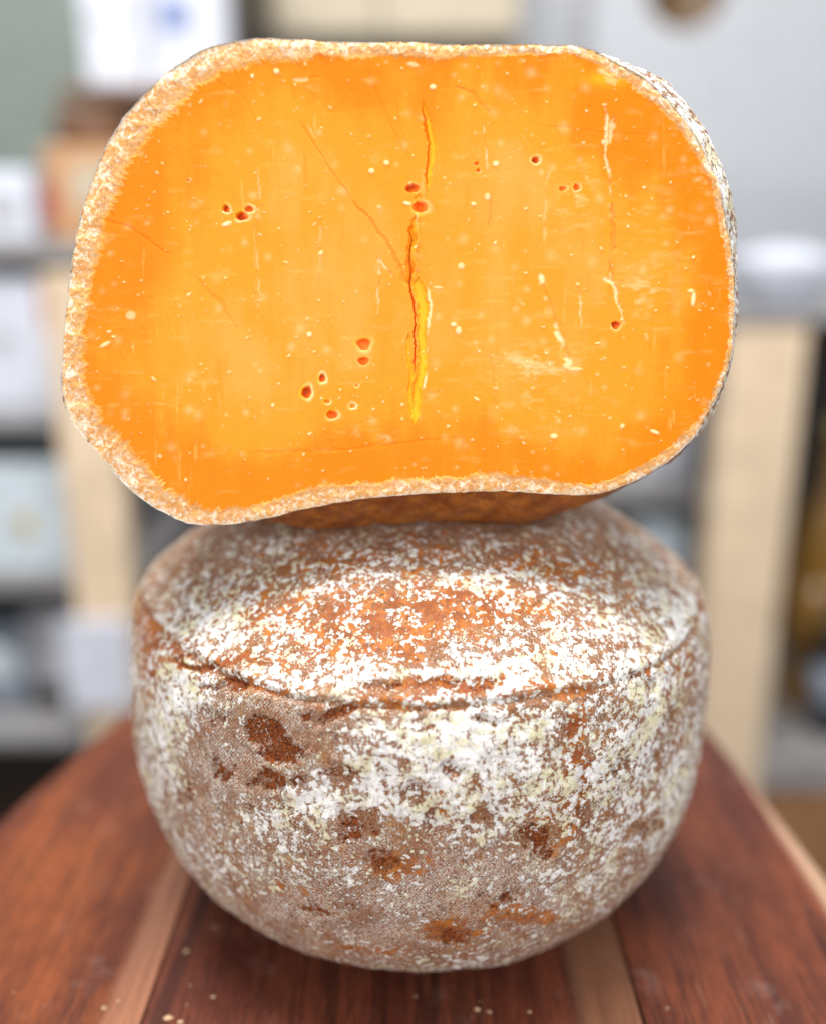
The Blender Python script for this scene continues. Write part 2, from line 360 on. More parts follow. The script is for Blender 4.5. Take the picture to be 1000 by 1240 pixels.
CX0 = 0.2
def rind_attrs_lower(P):
    X, Y = proj(P)
    front = P[:, 1] < 4
    J = fbm(P, 0.8, 3, 5) * 24 + fbm(P, 3.2, 3, 6, .65) * 16; J2 = fbm(P, 0.8, 3, 9) * 15 + fbm(P, 3.2, 3, 10, .65) * 12
    X = X + J; Y = Y + J2
    o = blobs(X, Y, [(520, 735, 130, 26, .42), (440, 775, 90, 18, .35), (300, 745, 60, 16, .22), (270, 800, 62, 9, .55), (335, 826, 45, 8, .5),
                     (490, 852, 60, 9, .5), (560, 828, 75, 13, .5), (700, 930, 15, 55, .75), (705, 880, 10, 22, .5), (380, 690, 70, 12, .25), (660, 695, 60, 14, .3),
                     (178, 800, 18, 60, .5), (210, 780, 20, 20, .4), (480, 1050, 60, 22, .35), (545, 1125, 45, 10, .5), (640, 1110, 50, 10, .45), (680, 840, 60, 10, .35), (800, 815, 40, 14, .45),
                     (830, 800, 20, 30, .4), (540, 965, 20, 45, .35), (660, 1000, 40, 35, .3), (460, 1150, 60, 8, .3), (340, 1080, 60, 12, .2), (510, 670, 150, 10, .15)])
    d = dabs(X, Y, [(320, 882, 24, 20, .5), (345, 912, 27, 15, .55), (275, 935, 14, 13, .45), (322, 950, 26, 11, .45), (410, 935, 15, 10, .4), (395, 868, 30, 9, .4),
                    (640, 1018, 22, 14, .5), (652, 1035, 14, 10, .45), (435, 1000, 24, 22, .38), (500, 965, 14, 22, .34), (455, 1042, 22, 12, .4), (560, 828, 58, 11, .4), (705, 960, 10, 30, .2),
                    (470, 830, 26, 9, .4), (355, 985, 10, 8, .35), (690, 880, 9, 18, .3), (275, 830, 26, 9, .38), (720, 995, 22, 14, .28), (610, 1090, 22, 9, .3), (770, 830, 20, 10, .3), (260, 870, 12, 20, .3), (365, 945, 12, 9, .42), (300, 985, 10, 8, .38), (375, 1010, 16, 8, .4), (545, 930, 14, 10, .36), (590, 870, 18, 8, .36), (520, 1000, 10, 16, .36), (585, 990, 16, 10, .34), (750, 930, 10, 18, .36), (780, 1000, 12, 14, .34), (225, 960, 8, 18, .36), (240, 800, 30, 7, .4), (420, 860, 20, 7, .36), (560, 1130, 24, 6, .34), (370, 1100, 20, 8, .34)])
    wv = blobs(X, Y, [(290, 960, 90, 110, .9), (420, 1100, 170, 60, .9), (620, 1090, 130, 50, .9), (330, 880, 120, 50, .5), (560, 1060, 120, 50, .6)])
    wt = 0.10 + blobs(X, Y, [(500, 815, 320, 13, .34), (560, 900, 120, 52, .42), (770, 900, 70, 110, .34), (300, 760, 60, 22, .25), (230, 760, 40, 30, .2), (195, 900, 28, 90, .42), (720, 1080, 50, 30, .25), (240, 1040, 30, 30, .15),
                             (690, 760, 70, 40, .25), (820, 760, 30, 30, .4), (345, 995, 40, 24, .42), (572, 1070, 26, 12, .55), (500, 700, 200, 14, .15), (500, 890, 30, 40, .25), (620, 960, 110, 36, .30),
                             (385, 975, 46, 20, .38), (490, 985, 30, 26, .2), (420, 1060, 26, 18, .28), (240, 850, 26, 26, .26), (350, 960, 24, 12, .2), (215, 830, 30, 40, .2), (420, 930, 40, 30, .22), (560, 1010, 60, 22, .2), (480, 1090, 40, 16, .22), (650, 1060, 40, 16, .2), (330, 1060, 30, 14, .2)])
    wt -= blobs(X, Y, [(430, 1010, 50, 26, .12), (260, 930, 30, 40, .08), (290, 960, 80, 100, .22), (430, 1110, 190, 48, .24), (640, 1105, 140, 40, .18), (380, 900, 70, 50, .26), (520, 750, 140, 24, .14), (500, 635, 300, 16, .28), (560, 1030, 90, 30, .12)])
    wt -= 0.75 * np.clip(o - 0.38, 0, 1) + 0.8 * d
    wt = np.where(P[:, 2] < 0.9, wt - 0.2, wt)
    return dict(white=wt, orange=o * 1.3 + .10 + .16 * sstep(11.3, 12, P[:, 2]), dark=d * 1.02 + .05 * sstep(11.5, 10.8, P[:, 2]), weave=np.clip(wv, 0, 1))

def build_lower():
    nu, nv = 1500, 440
    C, (s, L) = smooth_curve(PROF, nv)
    th = np.linspace(0, 2 * np.pi, nu, endpoint=False)
    # denser on the side of the photograph
    th = th + 0.42 * np.sin(th + math.pi / 2)
    r = C[:, 0][:, None]; z = C[:, 1][:, None] + 0 * th[None]
    nr = np.gradient(C[:, 1]); nz = -np.gradient(C[:, 0]); ln = np.hypot(nr, nz); nr, nz = -nr / ln, -nz / ln
    P = np.stack([r * np.cos(th), r * np.sin(th), z], -1).reshape(-1, 3)
    A = rind_attrs_lower(P + np.array([CX0, 0, 0]))
    D = 0.20 * fbm(P, 0.16, 3, 1) + 0.085 * fbm(P, 0.8, 3, 2) + 0.05 * fbm(P, 2.6, 4, 3, .6)
    D -= 0.13 * sstep(0.2, 0.5, A['dark'])
    # pressed seam running round the shoulder, wandering a little
    T = np.arctan2(P[:, 1], P[:, 0]); wob = 0.22 * np.sin(T * 2 + 1.0) + 0.10 * np.sin(T * 5 + 2) + 0.06 * fbm(P, 1.5, 2, 8)
    zz = P[:, 2] - (11.28 + wob * .8)
    cont = 0.55 + 0.45 * vnoise(P, 0.35, 12)
    D += (-0.12 * np.exp(-(zz / 0.075) ** 2) + 0.07 * np.exp(-((zz - 0.20) / 0.13) ** 2)) * np.clip(cont + .35, 0, 1)
    A['dark'] = A['dark'] + 0.50 * np.exp(-((zz + .03) / 0.075) ** 2) * np.clip(cont * 1.5 - .2, 0.15, 1)
    A['white'] = A['white'] - 0.6 * np.exp(-((zz + .03) / 0.09) ** 2) * np.clip(cont * 1.5 - .2, 0.2, 1) - 0.22 * np.exp(-((zz + .35) / 0.22) ** 2) * sstep(.2, -.5, P[:, 0] / 10)
    N = np.stack([np.repeat(nr, nu) * np.tile(np.cos(th), nv), np.repeat(nr, nu) * np.tile(np.sin(th), nv), np.repeat(nz, nu)], 1)
    fade = sstep(0.0, 0.5, P[:, 2]); top = 1 - sstep(14.3, 14.58, P[:, 2])
    P2 = P + N * (D * fade * (0.3 + 0.7 * top))[:, None]
    P2[:, 2] = np.maximum(P2[:, 2], 0.004)
    A['arc'] = (10.0 * (np.tile(th, nv))).ravel(); A['len'] = np.repeat(s, nu)
    F = grid_faces(nu, nv, True, True)
    o = mesh_np("cheese_wheel", P2, F, rind_material("mould rind"), None, True, A)
    o.location = (CX0 * S, 0, 0)
    tag(o, "whole round cheese with mottled white and rust brown rind standing on the wooden table", "cheese")
    return C
CURVE = build_lower()

# ------------------------------------------------------------------ upper, halved cheese
OUT = [(300,47),(350,47),(400,48.5),(450,50),(540,52),(640,53),(700,57),(740,72),(785,98),(822,136),(848,175),(872,230),(884,300),(890,360),(885,430),(864,490),(835,533),(795,568),(740,594),
       (700,600),(620,595),(540,596),(450,603),(390,613),(330,626),(275,635),(235,635),(205,623),(165,598),(125,555),(90,515),(75,480),(74,440),(80,370),(92,290),(110,220),(135,165),(165,125),(200,90),(245,62)]
TILT = math.radians(8); P0 = np.array([0, -6.5, 15.5])
EU = np.array([1.0, 0, 0]); EV = np.array([0, math.sin(TILT), math.cos(TILT)]); EN = np.array([0, -math.cos(TILT), math.sin(TILT)])
def face_uv(px, py):
    a = (px - 500) / FPX; b = (py - 620) / FPX; cp, sp = math.cos(PITCH), math.sin(PITCH)
    d = np.array([a, cp - b * sp, -(sp + b * cp)]); t = ((P0 - CAM) @ EN) / (d @ EN); q = CAM + d * t - P0
    return np.array([q @ EU, q @ EV])
def face_pt(u, v, h=0):
    return P0 + u[..., None] * EU + v[..., None] * EV + np.asarray(h)[..., None] * EN

def seg_dist(X, Y, pts):
    best = np.full(X.shape, 1e9); side = np.zeros_like(X); tt = np.zeros_like(X); n = len(pts) - 1
    for i in range(n):
        (x0, y0), (x1, y1) = pts[i], pts[i + 1]; dx, dy = x1 - x0, y1 - y0; l2 = dx * dx + dy * dy
        t = np.clip(((X - x0) * dx + (Y - y0) * dy) / l2, 0, 1)
        d = np.hypot(X - x0 - t * dx, Y - y0 - t * dy); m = d < best
        best = np.where(m, d, best); tt = np.where(m, (i + t) / n, tt)
        side = np.where(m, np.sign((X - x0) * dy - (Y - y0) * dx), side)
    return best, side, tt

def build_upper():
    root = empty("half_cheese", (0, -6.5, 15.2), "halved cheese on top of the whole one, bright orange cut face with a crack", "cheese")
    uv = np.array([face_uv(*q) for q in OUT])
    nth = 1900
    O, _ = smooth_curve(uv, nth, True)
    # small unevenness of the rind outline
    P3 = np.stack([O[:, 0], O[:, 1], 0 * O[:, 0]], 1)
    cen = face_uv(485, 320)
    dirv = O - cen; R = np.hypot(dirv[:, 0], dirv[:, 1]); dirn = dirv / R[:, None]
    R = R + 0.05 * fbm(P3, 0.9, 3, 21) + 0.028 * fbm(P3, 5.0, 3, 22, .6)
    px, py = proj(face_pt(O[:, 0], O[:, 1]))
    # rind band thickness in cm (photo px at some stations, by angle)
    ang = np.degrees(np.arctan2(dirv[:, 1], dirv[:, 0])) % 360
    st = np.array([(0, 10), (20, 12), (35, 20), (50, 18), (65, 17), (80, 20), (95, 23), (110, 26), (125, 36), (140, 46), (155, 48), (170, 40), (182, 38), (195, 40), (205, 46), (220, 44), (235, 36), (250, 34), (262, 27), (275, 24), (290, 26), (305, 28), (320, 18), (335, 12), (348, 9), (360, 10)], float)
    wpx = np.interp(ang, st[:, 0], st[:, 1])
    wcm = wpx / 53.0
    jag = 0.10 * fbm(P3, 2.2, 3, 31) + 0.15 * fbm(P3 * np.array([1, 1, 1]), 12, 3, 32, .7)
    Ri = R - wcm * (1 + 0.18 * fbm(P3, 0.7, 2, 33)) - jag * np.clip(wcm * 1.6, .5, 1.3)
    # ---- paste face, polar grid out to Ri
    nr_ = 330
    rho = np.linspace(0.004, 1, nr_)[:, None]
    U = cen[0] + rho * dirn[:, 0] * Ri; V = cen[1] + rho * dirn[:, 1] * Ri
    u = U.ravel(); v = V.ravel()
    P = face_pt(u, v); X, Y = proj(P)
    rimd = ((1 - rho) * Ri).ravel()
    Q3 = np.stack([u, v, 0 * u], 1)
    jx = 6.0 * fbm(Q3, 1.0, 3, 41) + 6.5 * fbm(Q3, 3.4, 4, 42, .65); jy = 2.0 * fbm(Q3, 3.0, 2, 43)
    H = 0.05 * fbm(Q3 * np.array([1, .25, 1]), 0.5, 3, 44) + 0.010 * fbm(Q3 * np.array([1, .08, 1]), 3.0, 3, 45)
    yel = np.zeros_like(u); bur = np.zeros_like(u); pal = np.zeros_like(u)
    H -= 0.05 * np.exp(-rimd / 0.25) * 0
    # crack
    Xj, Yj = X + jx * .6, Y + jy
    brk2 = fbm(Q3, 1.6, 3, 94)
    brk = vnoise(Q3, 5.5, 91) + .5 * vnoise(Q3, 12, 92)
    def groove(pts, w, depth, wy=0.0, wb=0.0, wp=0.0, side_y=None, soft=0.5, taper=0.12):
        nonlocal H, yel, bur, pal
        d, sd, t = seg_dist(Xj, Yj, pts)
        wt = w * np.clip(np.minimum(t, 1 - t) / taper, 0.12, 1) * (1 + .55 * brk2)
        m = 1 - sstep(wt * soft, wt, d)
        H = H - depth * m * (.42 if w < 3.5 and depth < .1 else 1.0)
        yel = np.maximum(yel, wy * m); bur = np.maximum(bur, wb * m); pal = np.maximum(pal, wp * m * sstep(-.55, .25, brk)) if wp else pal
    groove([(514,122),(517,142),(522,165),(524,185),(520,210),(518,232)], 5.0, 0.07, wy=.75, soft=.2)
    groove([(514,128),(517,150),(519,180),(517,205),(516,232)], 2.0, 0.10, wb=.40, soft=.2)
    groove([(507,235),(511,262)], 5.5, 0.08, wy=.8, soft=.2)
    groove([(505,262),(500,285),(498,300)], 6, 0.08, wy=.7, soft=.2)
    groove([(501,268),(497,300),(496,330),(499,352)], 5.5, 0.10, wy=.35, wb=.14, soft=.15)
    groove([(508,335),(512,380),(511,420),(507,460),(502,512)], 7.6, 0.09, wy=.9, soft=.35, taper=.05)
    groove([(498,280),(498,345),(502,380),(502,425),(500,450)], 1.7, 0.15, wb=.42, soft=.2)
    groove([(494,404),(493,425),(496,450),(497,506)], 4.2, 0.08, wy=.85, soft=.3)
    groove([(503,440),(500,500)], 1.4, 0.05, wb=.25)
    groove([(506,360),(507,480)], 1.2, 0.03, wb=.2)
    # lips of the crack, broken crumbs
    d, sd, t = seg_dist(Xj, Yj, [(517,340),(520,380),(519,420),(515,460),(511,505)])
    pal = np.maximum(pal, .75 * (1 - sstep(.6, 2.2, d)) * sstep(-.15, .25, vnoise(Q3, 3.5, 77)))
    d, sd, t = seg_dist(Xj, Yj, [(507,258),(508,280),(505,300),(506,325)])
    pal = np.maximum(pal, .8 * (1 - sstep(1, 3.4, d)) * sstep(-.3, .2, vnoise(Q3, 2.6, 78))); H += .05 * (1 - sstep(1, 3.4, d))
    # pale scratches / fissures
    groove([(731,124),(735,150),(734,185),(737,210),(739,238)], 2.6, 0.07, wp=.8)
    groove([(742,140),(738,175)], 2.4, 0.04, wp=.55)
    groove([(738,315),(740,340),(748,362),(757,398)], 2.2, 0.06, wp=.7)
    groove([(730,336),(742,342)], 2.6, 0.03, wp=.8)
    groove([(655,340),(658,358),(668,392),(680,416),(690,446)], 5.0, 0.02, wp=.0)
    d, sd, t = seg_dist(Xj, Yj, [(654,335),(659,360),(668,392),(680,416),(691,446)])
    pal = np.maximum(pal, .9 * (1 - sstep(1, 5.5, d)) * sstep(.0, .45, fbm(Q3, 4.0, 2, 80) + .12))
    groove([(586,150),(588,180),(590,206)], 1.8, 0.04, wp=.6)
    groove([(701,350),(704,396)], 1.5, 0.03, wp=.45)
    groove([(666,195),(661,230),(658,300)], 3.0, 0.01, wp=.22)
    groove([(312,190),(313,390)], 1.4, 0.02, wp=.35); groove([(309,230),(309,360)], 1.0, 0.01, wp=.2)
    groove([(389,260),(387,362)], 1.4, 0.02, wp=.28); groove([(459,305),(460,386)], 1.4, 0.03, wp=.42)
    groove([(458,312),(478,335)], 1.8, 0.03, wp=.5)
    groove([(428,240),(470,300),(498,352)], 3.0, 0.05, wb=.16); groove([(362,143),(385,185),(428,240)], 2.0, 0.03, wb=.14); groove([(372,150),(392,185)], 1.1, 0.0, wp=.3)
    groove([(440,78),(466,135),(492,195)], 2.4, 0.02, wb=.10); groove([(475,100),(496,205)], 1.6, 0.02, wb=.10)
    groove([(112,262),(160,276),(212,312)], 1.8, 0.03, wb=.16); groove([(232,330),(262,362),(290,400)], 3.0, 0.02, wb=.12)
    groove([(250,90),(290,115),(312,150)], 1.8, 0.02, wb=.10)
    groove([(548,104),(570,112),(590,138)], 3.0, 0.03, wb=.16); groove([(592,235),(595,275)], 1.8, 0.02, wb=.2); groove([(592,420),(600,500)], 2.5, 0.01, wb=.10)
    groove([(420,515),(480,500),(540,470)], 2.0, 0.01, wb=.06); groove([(740,245),(742,310)], 4.0, 0.03, wb=.18)
    groove([(300,548),(420,545),(560,528)], 2.5, 0.015, wb=.08)
    groove([(355,97),(390,94)], 2.4, 0.02, wp=.5); groove([(640,152),(720,158),(800,165)], 1.4, 0.01, wb=.12)
    groove([(850,180),(840,230)], 3, 0.0, wp=.0)
    holen = fbm(Q3, 3.2, 3, 97)
    # curd cavities: (x, y, rx, ry, rim, burnt)
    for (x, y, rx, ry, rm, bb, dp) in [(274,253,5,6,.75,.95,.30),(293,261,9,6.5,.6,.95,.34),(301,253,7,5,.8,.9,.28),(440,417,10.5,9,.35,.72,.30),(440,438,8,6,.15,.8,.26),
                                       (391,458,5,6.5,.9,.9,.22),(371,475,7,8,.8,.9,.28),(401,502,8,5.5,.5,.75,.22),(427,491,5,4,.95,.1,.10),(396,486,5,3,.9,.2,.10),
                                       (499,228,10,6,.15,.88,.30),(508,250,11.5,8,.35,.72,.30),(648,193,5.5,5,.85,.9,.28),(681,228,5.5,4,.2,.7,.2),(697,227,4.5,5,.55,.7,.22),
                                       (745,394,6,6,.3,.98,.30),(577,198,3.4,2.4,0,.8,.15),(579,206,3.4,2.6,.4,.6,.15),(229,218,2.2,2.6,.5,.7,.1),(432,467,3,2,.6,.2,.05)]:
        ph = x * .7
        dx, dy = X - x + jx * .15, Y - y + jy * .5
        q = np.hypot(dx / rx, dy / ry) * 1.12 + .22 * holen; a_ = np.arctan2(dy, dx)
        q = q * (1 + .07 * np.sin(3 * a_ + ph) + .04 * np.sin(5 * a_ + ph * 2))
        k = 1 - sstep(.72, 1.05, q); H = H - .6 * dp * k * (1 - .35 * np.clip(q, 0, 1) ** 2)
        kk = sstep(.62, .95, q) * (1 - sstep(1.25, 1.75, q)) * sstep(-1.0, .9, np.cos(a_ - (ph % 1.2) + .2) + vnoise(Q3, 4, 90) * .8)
        yel = yel * (1 - k); pal = np.maximum(pal * (1 - k), .7 * rm * kk); yel = np.maximum(yel, rm * .8 * (1 - sstep(1.0, 1.6, q)) * (1 - k)); bur = np.maximum(bur * (1 - kk * rm), bb * k * (1 - rm * kk) * (.45 + .55 * (1 - sstep(-.5, .8, (dx / rx * .5 + dy / ry) + holen))))  # upper half of each hole coloured darker, as painted shading
    # crystals and crumbs
    rng = np.random.RandomState(4)
    sp = [(275,271,6,2.6,1,-.35),(335,86,3.2,3.2,1,0),(306,92,1.6,3,1,0),(159,382,6,5.5,.5,0),(128,417,7,2.4,.7,-.5),(839,362,2.6,9,.9,.1),(836,352,4,2,.8,0),(792,523,6,2.2,.85,.35),(670,528,4.5,3,.85,0),(524,105,4,3,.9,0),
          (450,207,3.6,3.2,.8,0),(468,197,3.4,3,.8,0),(493,246,5,2.2,.9,.2),(600,198,3.6,3,.9,0),(555,400,3.6,5,.75,0),(549,393,3.6,2.6,.8,0),(400,130,3,1.5,.4,.3),(686,443,5,4,.7,0),(695,447,10,2.2,.6,0),(497,222,2,2,.8,0),(530,348,6,1.6,.5,0),
          (730,172,2.5,3.5,.7,0),(500,78,8,3,.55,.2),(738,88,16,5,.5,.2),(740,96,8,6,.35,0),(375,405,3,3,.95,0),(590,238,3.6,4.4,.6,0),(558,322,4,4,.6,0),(600,470,3,2,.4,0)]
    for _ in range(430):
        x, y = rng.uniform(85, 885), rng.uniform(60, 600); s_ = rng.choice([.9, 1.2, 1.8], p=[.55, .3, .15])
        sp.append((x, y, s_ * rng.uniform(.6, 2.2), s_ * rng.uniform(.5, 1.3), rng.uniform(.2, .9), rng.uniform(-1, 1)))
    for _ in range(170):    # blurry ones lying under the surface
        x, y = rng.uniform(95, 880), rng.uniform(65, 590); s_ = rng.uniform(3, 6.0)
        sp.append((x, y, s_, s_ * rng.uniform(.8, 1.3), -rng.uniform(.06, .27), rng.uniform(-1, 1)))
    XI, YI = X, Y
    for (x, y, sx, sy, a, rot) in sp:
        m = (abs(XI - x) < 3 * max(sx, sy) + 3) & (abs(YI - y) < 3 * max(sx, sy) + 3)
        idx = np.nonzero(m)[0]
        if not len(idx): continue
        dx, dy = XI[idx] - x, YI[idx] - y; c_, s_ = math.cos(rot), math.sin(rot)
        q = np.hypot((dx * c_ + dy * s_) / sx, (-dx * s_ + dy * c_) / sy)
        if a > 0:
            k = 1 - sstep(.6, 1.25, q); pal[idx] = np.maximum(pal[idx], a * k); H[idx] += .02 * k * a
        else:
            k = np.exp(-q ** 2); pal[idx] = np.maximum(pal[idx], -a * k)
    # dry scuffed areas
    sc = blobs(X, Y, [(770,355,34,22,.30),(640,440,45,18,.22),(700,240,25,40,.16),(800,280,40,60,.10),(650,470,60,50,.12),(850,200,20,30,.2),(820,150,16,12,.3),(470,530,10,6,.3)])
    sc *= sstep(-.05, .5, fbm(Q3 * np.array([1, 2.4, 1]), 2.2, 4, 61, .6)) * 1.6
    pal = np.maximum(pal, np.clip(sc, 0, .6))
    yel = np.maximum(yel, .55 * np.clip(blobs(X, Y, [(735,95,26,9,1.1)]), 0, 1)); pal = np.maximum(pal, 0)
    P = face_pt(u, v, H)
    F = grid_faces(nth, nr_, True, True)
    # little fan in the middle
    cidx = len(P); P = np.vstack([P, face_pt(np.array([cen[0]]), np.array([cen[1]]), np.array([H[:nth].mean()]))])
    k = np.arange(nth); Fc = np.stack([np.full(nth, cidx), k, (k + 1) % nth, (k + 1) % nth], 1)
    app = lambda a: np.r_[a, a[:nth].mean()]
    me_attr = dict(rimd=app(rimd), yellow=app(np.clip(yel, 0, 1)), burnt_shade=app(np.clip(bur, 0, 1)), pale=app(np.clip(pal, 0, 1)))
    # centre as a small triangle ring: use triangles for everything so the arrays stay regular
    T = np.vstack([F[:, [0, 1, 2]], F[:, [0, 2, 3]], np.stack([np.full(nth, cidx), (k + 1) % nth, k], 1)])
    paste = mesh_np("cut_face", P, T, paste_material(), root, True, me_attr)
    Hedge = H.reshape(nr_, nth)[-1]
    # ---- rind ring: from Ri to R, rough surface, rounding over the edge
    nk = 34
    q = np.linspace(0, 1, nk)[:, None]
    RR = Ri + (R - Ri) * q
    U = cen[0] + RR * dirn[:, 0]; V = cen[1] + RR * dirn[:, 1]
    Q3 = np.stack([U.ravel(), V.ravel(), 0 * U.ravel()], 1)
    Hr = (Hedge[None] * (1 - sstep(0, .4, q))).ravel() + (0.055 * fbm(Q3, 5.0, 4, 51, .65) + 0.05 * fbm(Q3, 1.2, 2, 52)) * sstep(0, .12, np.repeat(q[:, 0], nth))
    Hr = Hr - 0.07 * np.repeat(q[:, 0] ** 6, nth)
    Pr = face_pt(U.ravel(), V.ravel(), Hr)
    F = grid_faces(nth, nk, True, True)
    mesh_np("rind_edge", Pr, F, rind_edge_material(), root, True, dict(q=np.repeat(q[:, 0], nth)))
    # ---- outer rind: swept back from the outline, closing behind
    step_ = 2
    o_idx = np.arange(0, nth, step_); no = len(o_idx)
    Pe = Pr.reshape(nk, nth, 3)[-1][o_idx]; eu = U[-1][o_idx] - cen[0]; ev = V[-1][o_idx] - cen[1]
    nd = 150; rows = []
    tt = np.linspace(0, 1, nd) ** 1.35
    halfw = 9.6
    for t in tt:
        phi = t * math.pi / 2
        depth = halfw * math.sin(phi)
        # the body goes on widening behind the cut on the right, so a strip of outer rind shows there
        right = sstep(1.0, 9.0, eu) * (0.55 + 0.45 * sstep(-3, 6, ev)); right = right * (1 - 0.75 * sstep(-1.5, -6, ev) * 0)
        bulge = 1.55 * right * math.sin(min(depth / 2.2, 1) * math.pi / 2) 
        cxs = math.cos(phi) ** 0.9
        frac = np.clip(np.hypot(eu / 9.6, 0), 0, 1)
        uu = eu * cxs + np.sign(eu) * bulge * cxs
        vv = ev * (1 - 0.10 * t ** 2) + 0.6 * bulge * (sstep(1.5, 6, ev) - .5 * sstep(-2, -5, ev))
        # top and bottom draw together only towards the very back
        vv = np.where(ev > 0, vv * (1 - 0.55 * t ** 5), vv * (1 - 0.45 * t ** 5))
        dip = 1.55 * sstep(0.1, 3.2, depth) * sstep(-2.0, -4.5, ev) * (1 - sstep(2.5, 6.8, abs(eu - .6)))
        vv = vv - dip
        rows.append(P0 + (cen[0] + uu)[:, None] * EU + (cen[1] + vv)[:, None] * EV - depth * EN)
    B = np.stack(rows, 0)
    B[0] = Pe
    Q = B.reshape(-1, 3).copy()
    fade = np.repeat(sstep(0, .02, tt), no)
    rad = Q - np.array([0, 0, 21.5]); rad[:, 1] *= .6; rad /= np.linalg.norm(rad, axis=1)[:, None]
    Q += rad * ((0.16 * fbm(Q, .35, 3, 71) + 0.06 * fbm(Q, 2.0, 4, 72, .6) - 0.16) * fade)[:, None]
    # the underside rests on the dome of the whole cheese
    rr = np.hypot(Q[:, 0] - CX0, Q[:, 1]); ztop = np.interp(rr, CURVE[:200, 0], CURVE[:200, 1]) + 0.03
    m = (rr < 9) & (Q[:, 2] < ztop) & (fade > 0)
    Q[:, 2] = np.where(m, ztop, Q[:, 2])
    back = Q.reshape(nd, no, 3)[-1].mean(0)
    X, Y = proj(Q)
    dpt = -((Q - P0) @ EN); under = sstep(17.6, 16.6, Q[:, 2])
    A = dict(white=.26 + .45 * sstep(0.8, 0.1, dpt) - 1.1 * under * sstep(0.0, .35, dpt), orange=.25 + .9 * under, dark=.08 - .9 * under - .4 * sstep(1.2, .3, dpt), weave=.1 + 0 * rr, arc=Q[:, 0] + Q[:, 1], len=Q[:, 2])  # rind whitened next to the cut edge, a bright rim glow painted in
    F = grid_faces(no, nd, True, True)
    n = len(Q); Q = np.vstack([Q, back]); A = {k_: np.r_[a, 0] for k_, a in A.items()}
    kk = np.arange(no); T = np.vstack([F[:, [0, 1, 2]], F[:, [0, 2, 3]], np.stack([(nd - 1) * no + kk, (nd - 1) * no + (kk + 1) % no, np.full(no, n)], 1)[:, ::-1]])
    mesh_np("outer_rind", Q, T, rind_material("mould rind dry", 0.02), root, True, A)
build_upper()

# ------------------------------------------------------------------ table of glued planks
def build_table():
    root = empty("table", (-0.8, 0, -75), "reddish brown oiled wooden table of wide glued planks with pale sapwood stripes", "table")
    def ledge(y): return -17.15 + 0.255 * (y - 1.8) - 0.06 * math.sin(y * .5)
    def redge(y): return 15.5 - 0.10 * y + 0.05 * math.sin(y * .4)
    YS = [-30, -24, -18, -12, -6, -2, 0, 2, 4, 6, 8, 10, 12, 13.5, 15, 16]
    def xj(x0): return lambda y: x0
    specs = [(ledge, xj(-8.33), plank_material("plank rust", 1, (0.105, 0.024, 0.010), (0.25, 0.064, 0.017), (0.024, 0.009, 0.009), [(-9.5, -7.6, (0.42, 0.20, 0.12), .6)])),
             (xj(-8.27), xj(7.02), plank_material("plank walnut", 2, (0.105, 0.026, 0.015), (0.19, 0.052, 0.026), (0.032, 0.010, 0.008), [(5.3, 7.6, (0.27, 0.125, 0.066), .7)])),
             (xj(7.08), redge, plank_material("plank brown", 3, (0.085, 0.021, 0.012), (0.20, 0.052, 0.022), (0.030, 0.010, 0.008), [(14.9, 17.0, (0.62, 0.40, 0.26), .8)]))]
    for i, (l, r, mat) in enumerate(specs):
        V = []; F = []
        nx = 6; th = 3.4; be = 0.12 if i else 0.12
        lb = 0.5 if i == 0 else 0.05; rb = 0.5 if i == 2 else 0.05
        dz = [0.0, -0.012, 0.006][i]
        for y in YS:
            a, b = l(y), r(y)
            row = [(a, -th), (a, -lb), (a + lb * .3, -lb * .3), (a + lb, 0)] + [(a + lb + (b - rb - a - lb) * k / nx, 0) for k in range(1, nx)] + [(b - rb, 0), (b - rb * .3, -rb * .3), (b, -rb), (b, -th)]
            for x, z in row: V.append((x, y, z + (dz if z > -th else 0)))
        m = len(row)
        for j in range(len(YS) - 1):
            for k in range(m):
                k2 = (k + 1) % m; F.append((j * m + k, (j + 1) * m + k, (j + 1) * m + k2, j * m + k2))
        me = bpy.data.meshes.new("plank"); F = [f[::-1] for f in F]
        F.append(tuple(range(m))); F.append(tuple((len(YS) - 1) * m + k for k in range(m))[::-1])
        me.from_pydata([(x * S, y * S, (z - 0.02) * S) for x, y, z in V], [], F); me.update()
        o = bpy.data.objects.new("plank", me); col.objects.link(o); me.materials.append(mat); o.parent = root; o.matrix_parent_inverse = root.matrix_basis.inverted()
    lm = plank_material("leg wood", 5, (0.12, 0.032, 0.016), (0.22, 0.06, 0.03), (0.045, 0.014, 0.010))
    for x in (-13, 9):
        for y in (-26, 8):
            b = MB(); b.box((x, y, -75), (x + 4, y + 4, -3.43)); b.build("leg", lm, root, 0.2)
build_table()

# crumbs lying on the table
crumb_m = NT("crumb"); crumb_m = crumb_m.fin((0.55, 0.37, 0.22), 0.8)
def crumb(x, y, r, seed, label=None):
    rs = random.Random(seed); b = MB(); n = 6
    vs = []
    for j, (zz, rr_) in enumerate([(0, .8), (.35, 1.0), (.75, .6)]):
        for k in range(n):
            t = 2 * math.pi * k / n; q = r * rr_ * rs.uniform(.7, 1.2)
            vs.append((x + q * 1.5 * math.cos(t), y + q * math.sin(t), r * zz))
    fs = [tuple(range(n - 1, -1, -1)), tuple(2 * n + k for k in range(n))]
    for j in range(2):
        for k in range(n): fs.append((j * n + k, j * n + (k + 1) % n, (j + 1) * n + (k + 1) % n, (j + 1) * n + k))
    b.add(vs, fs); o = b.build("crumb", crumb_m)
    tag(o, label or "minute pale cheese speck on the brown table top along the bottom of the photo", "crumb", "crumbs on the table top" if label else "minute specks on the table top")
rc = random.Random(3)
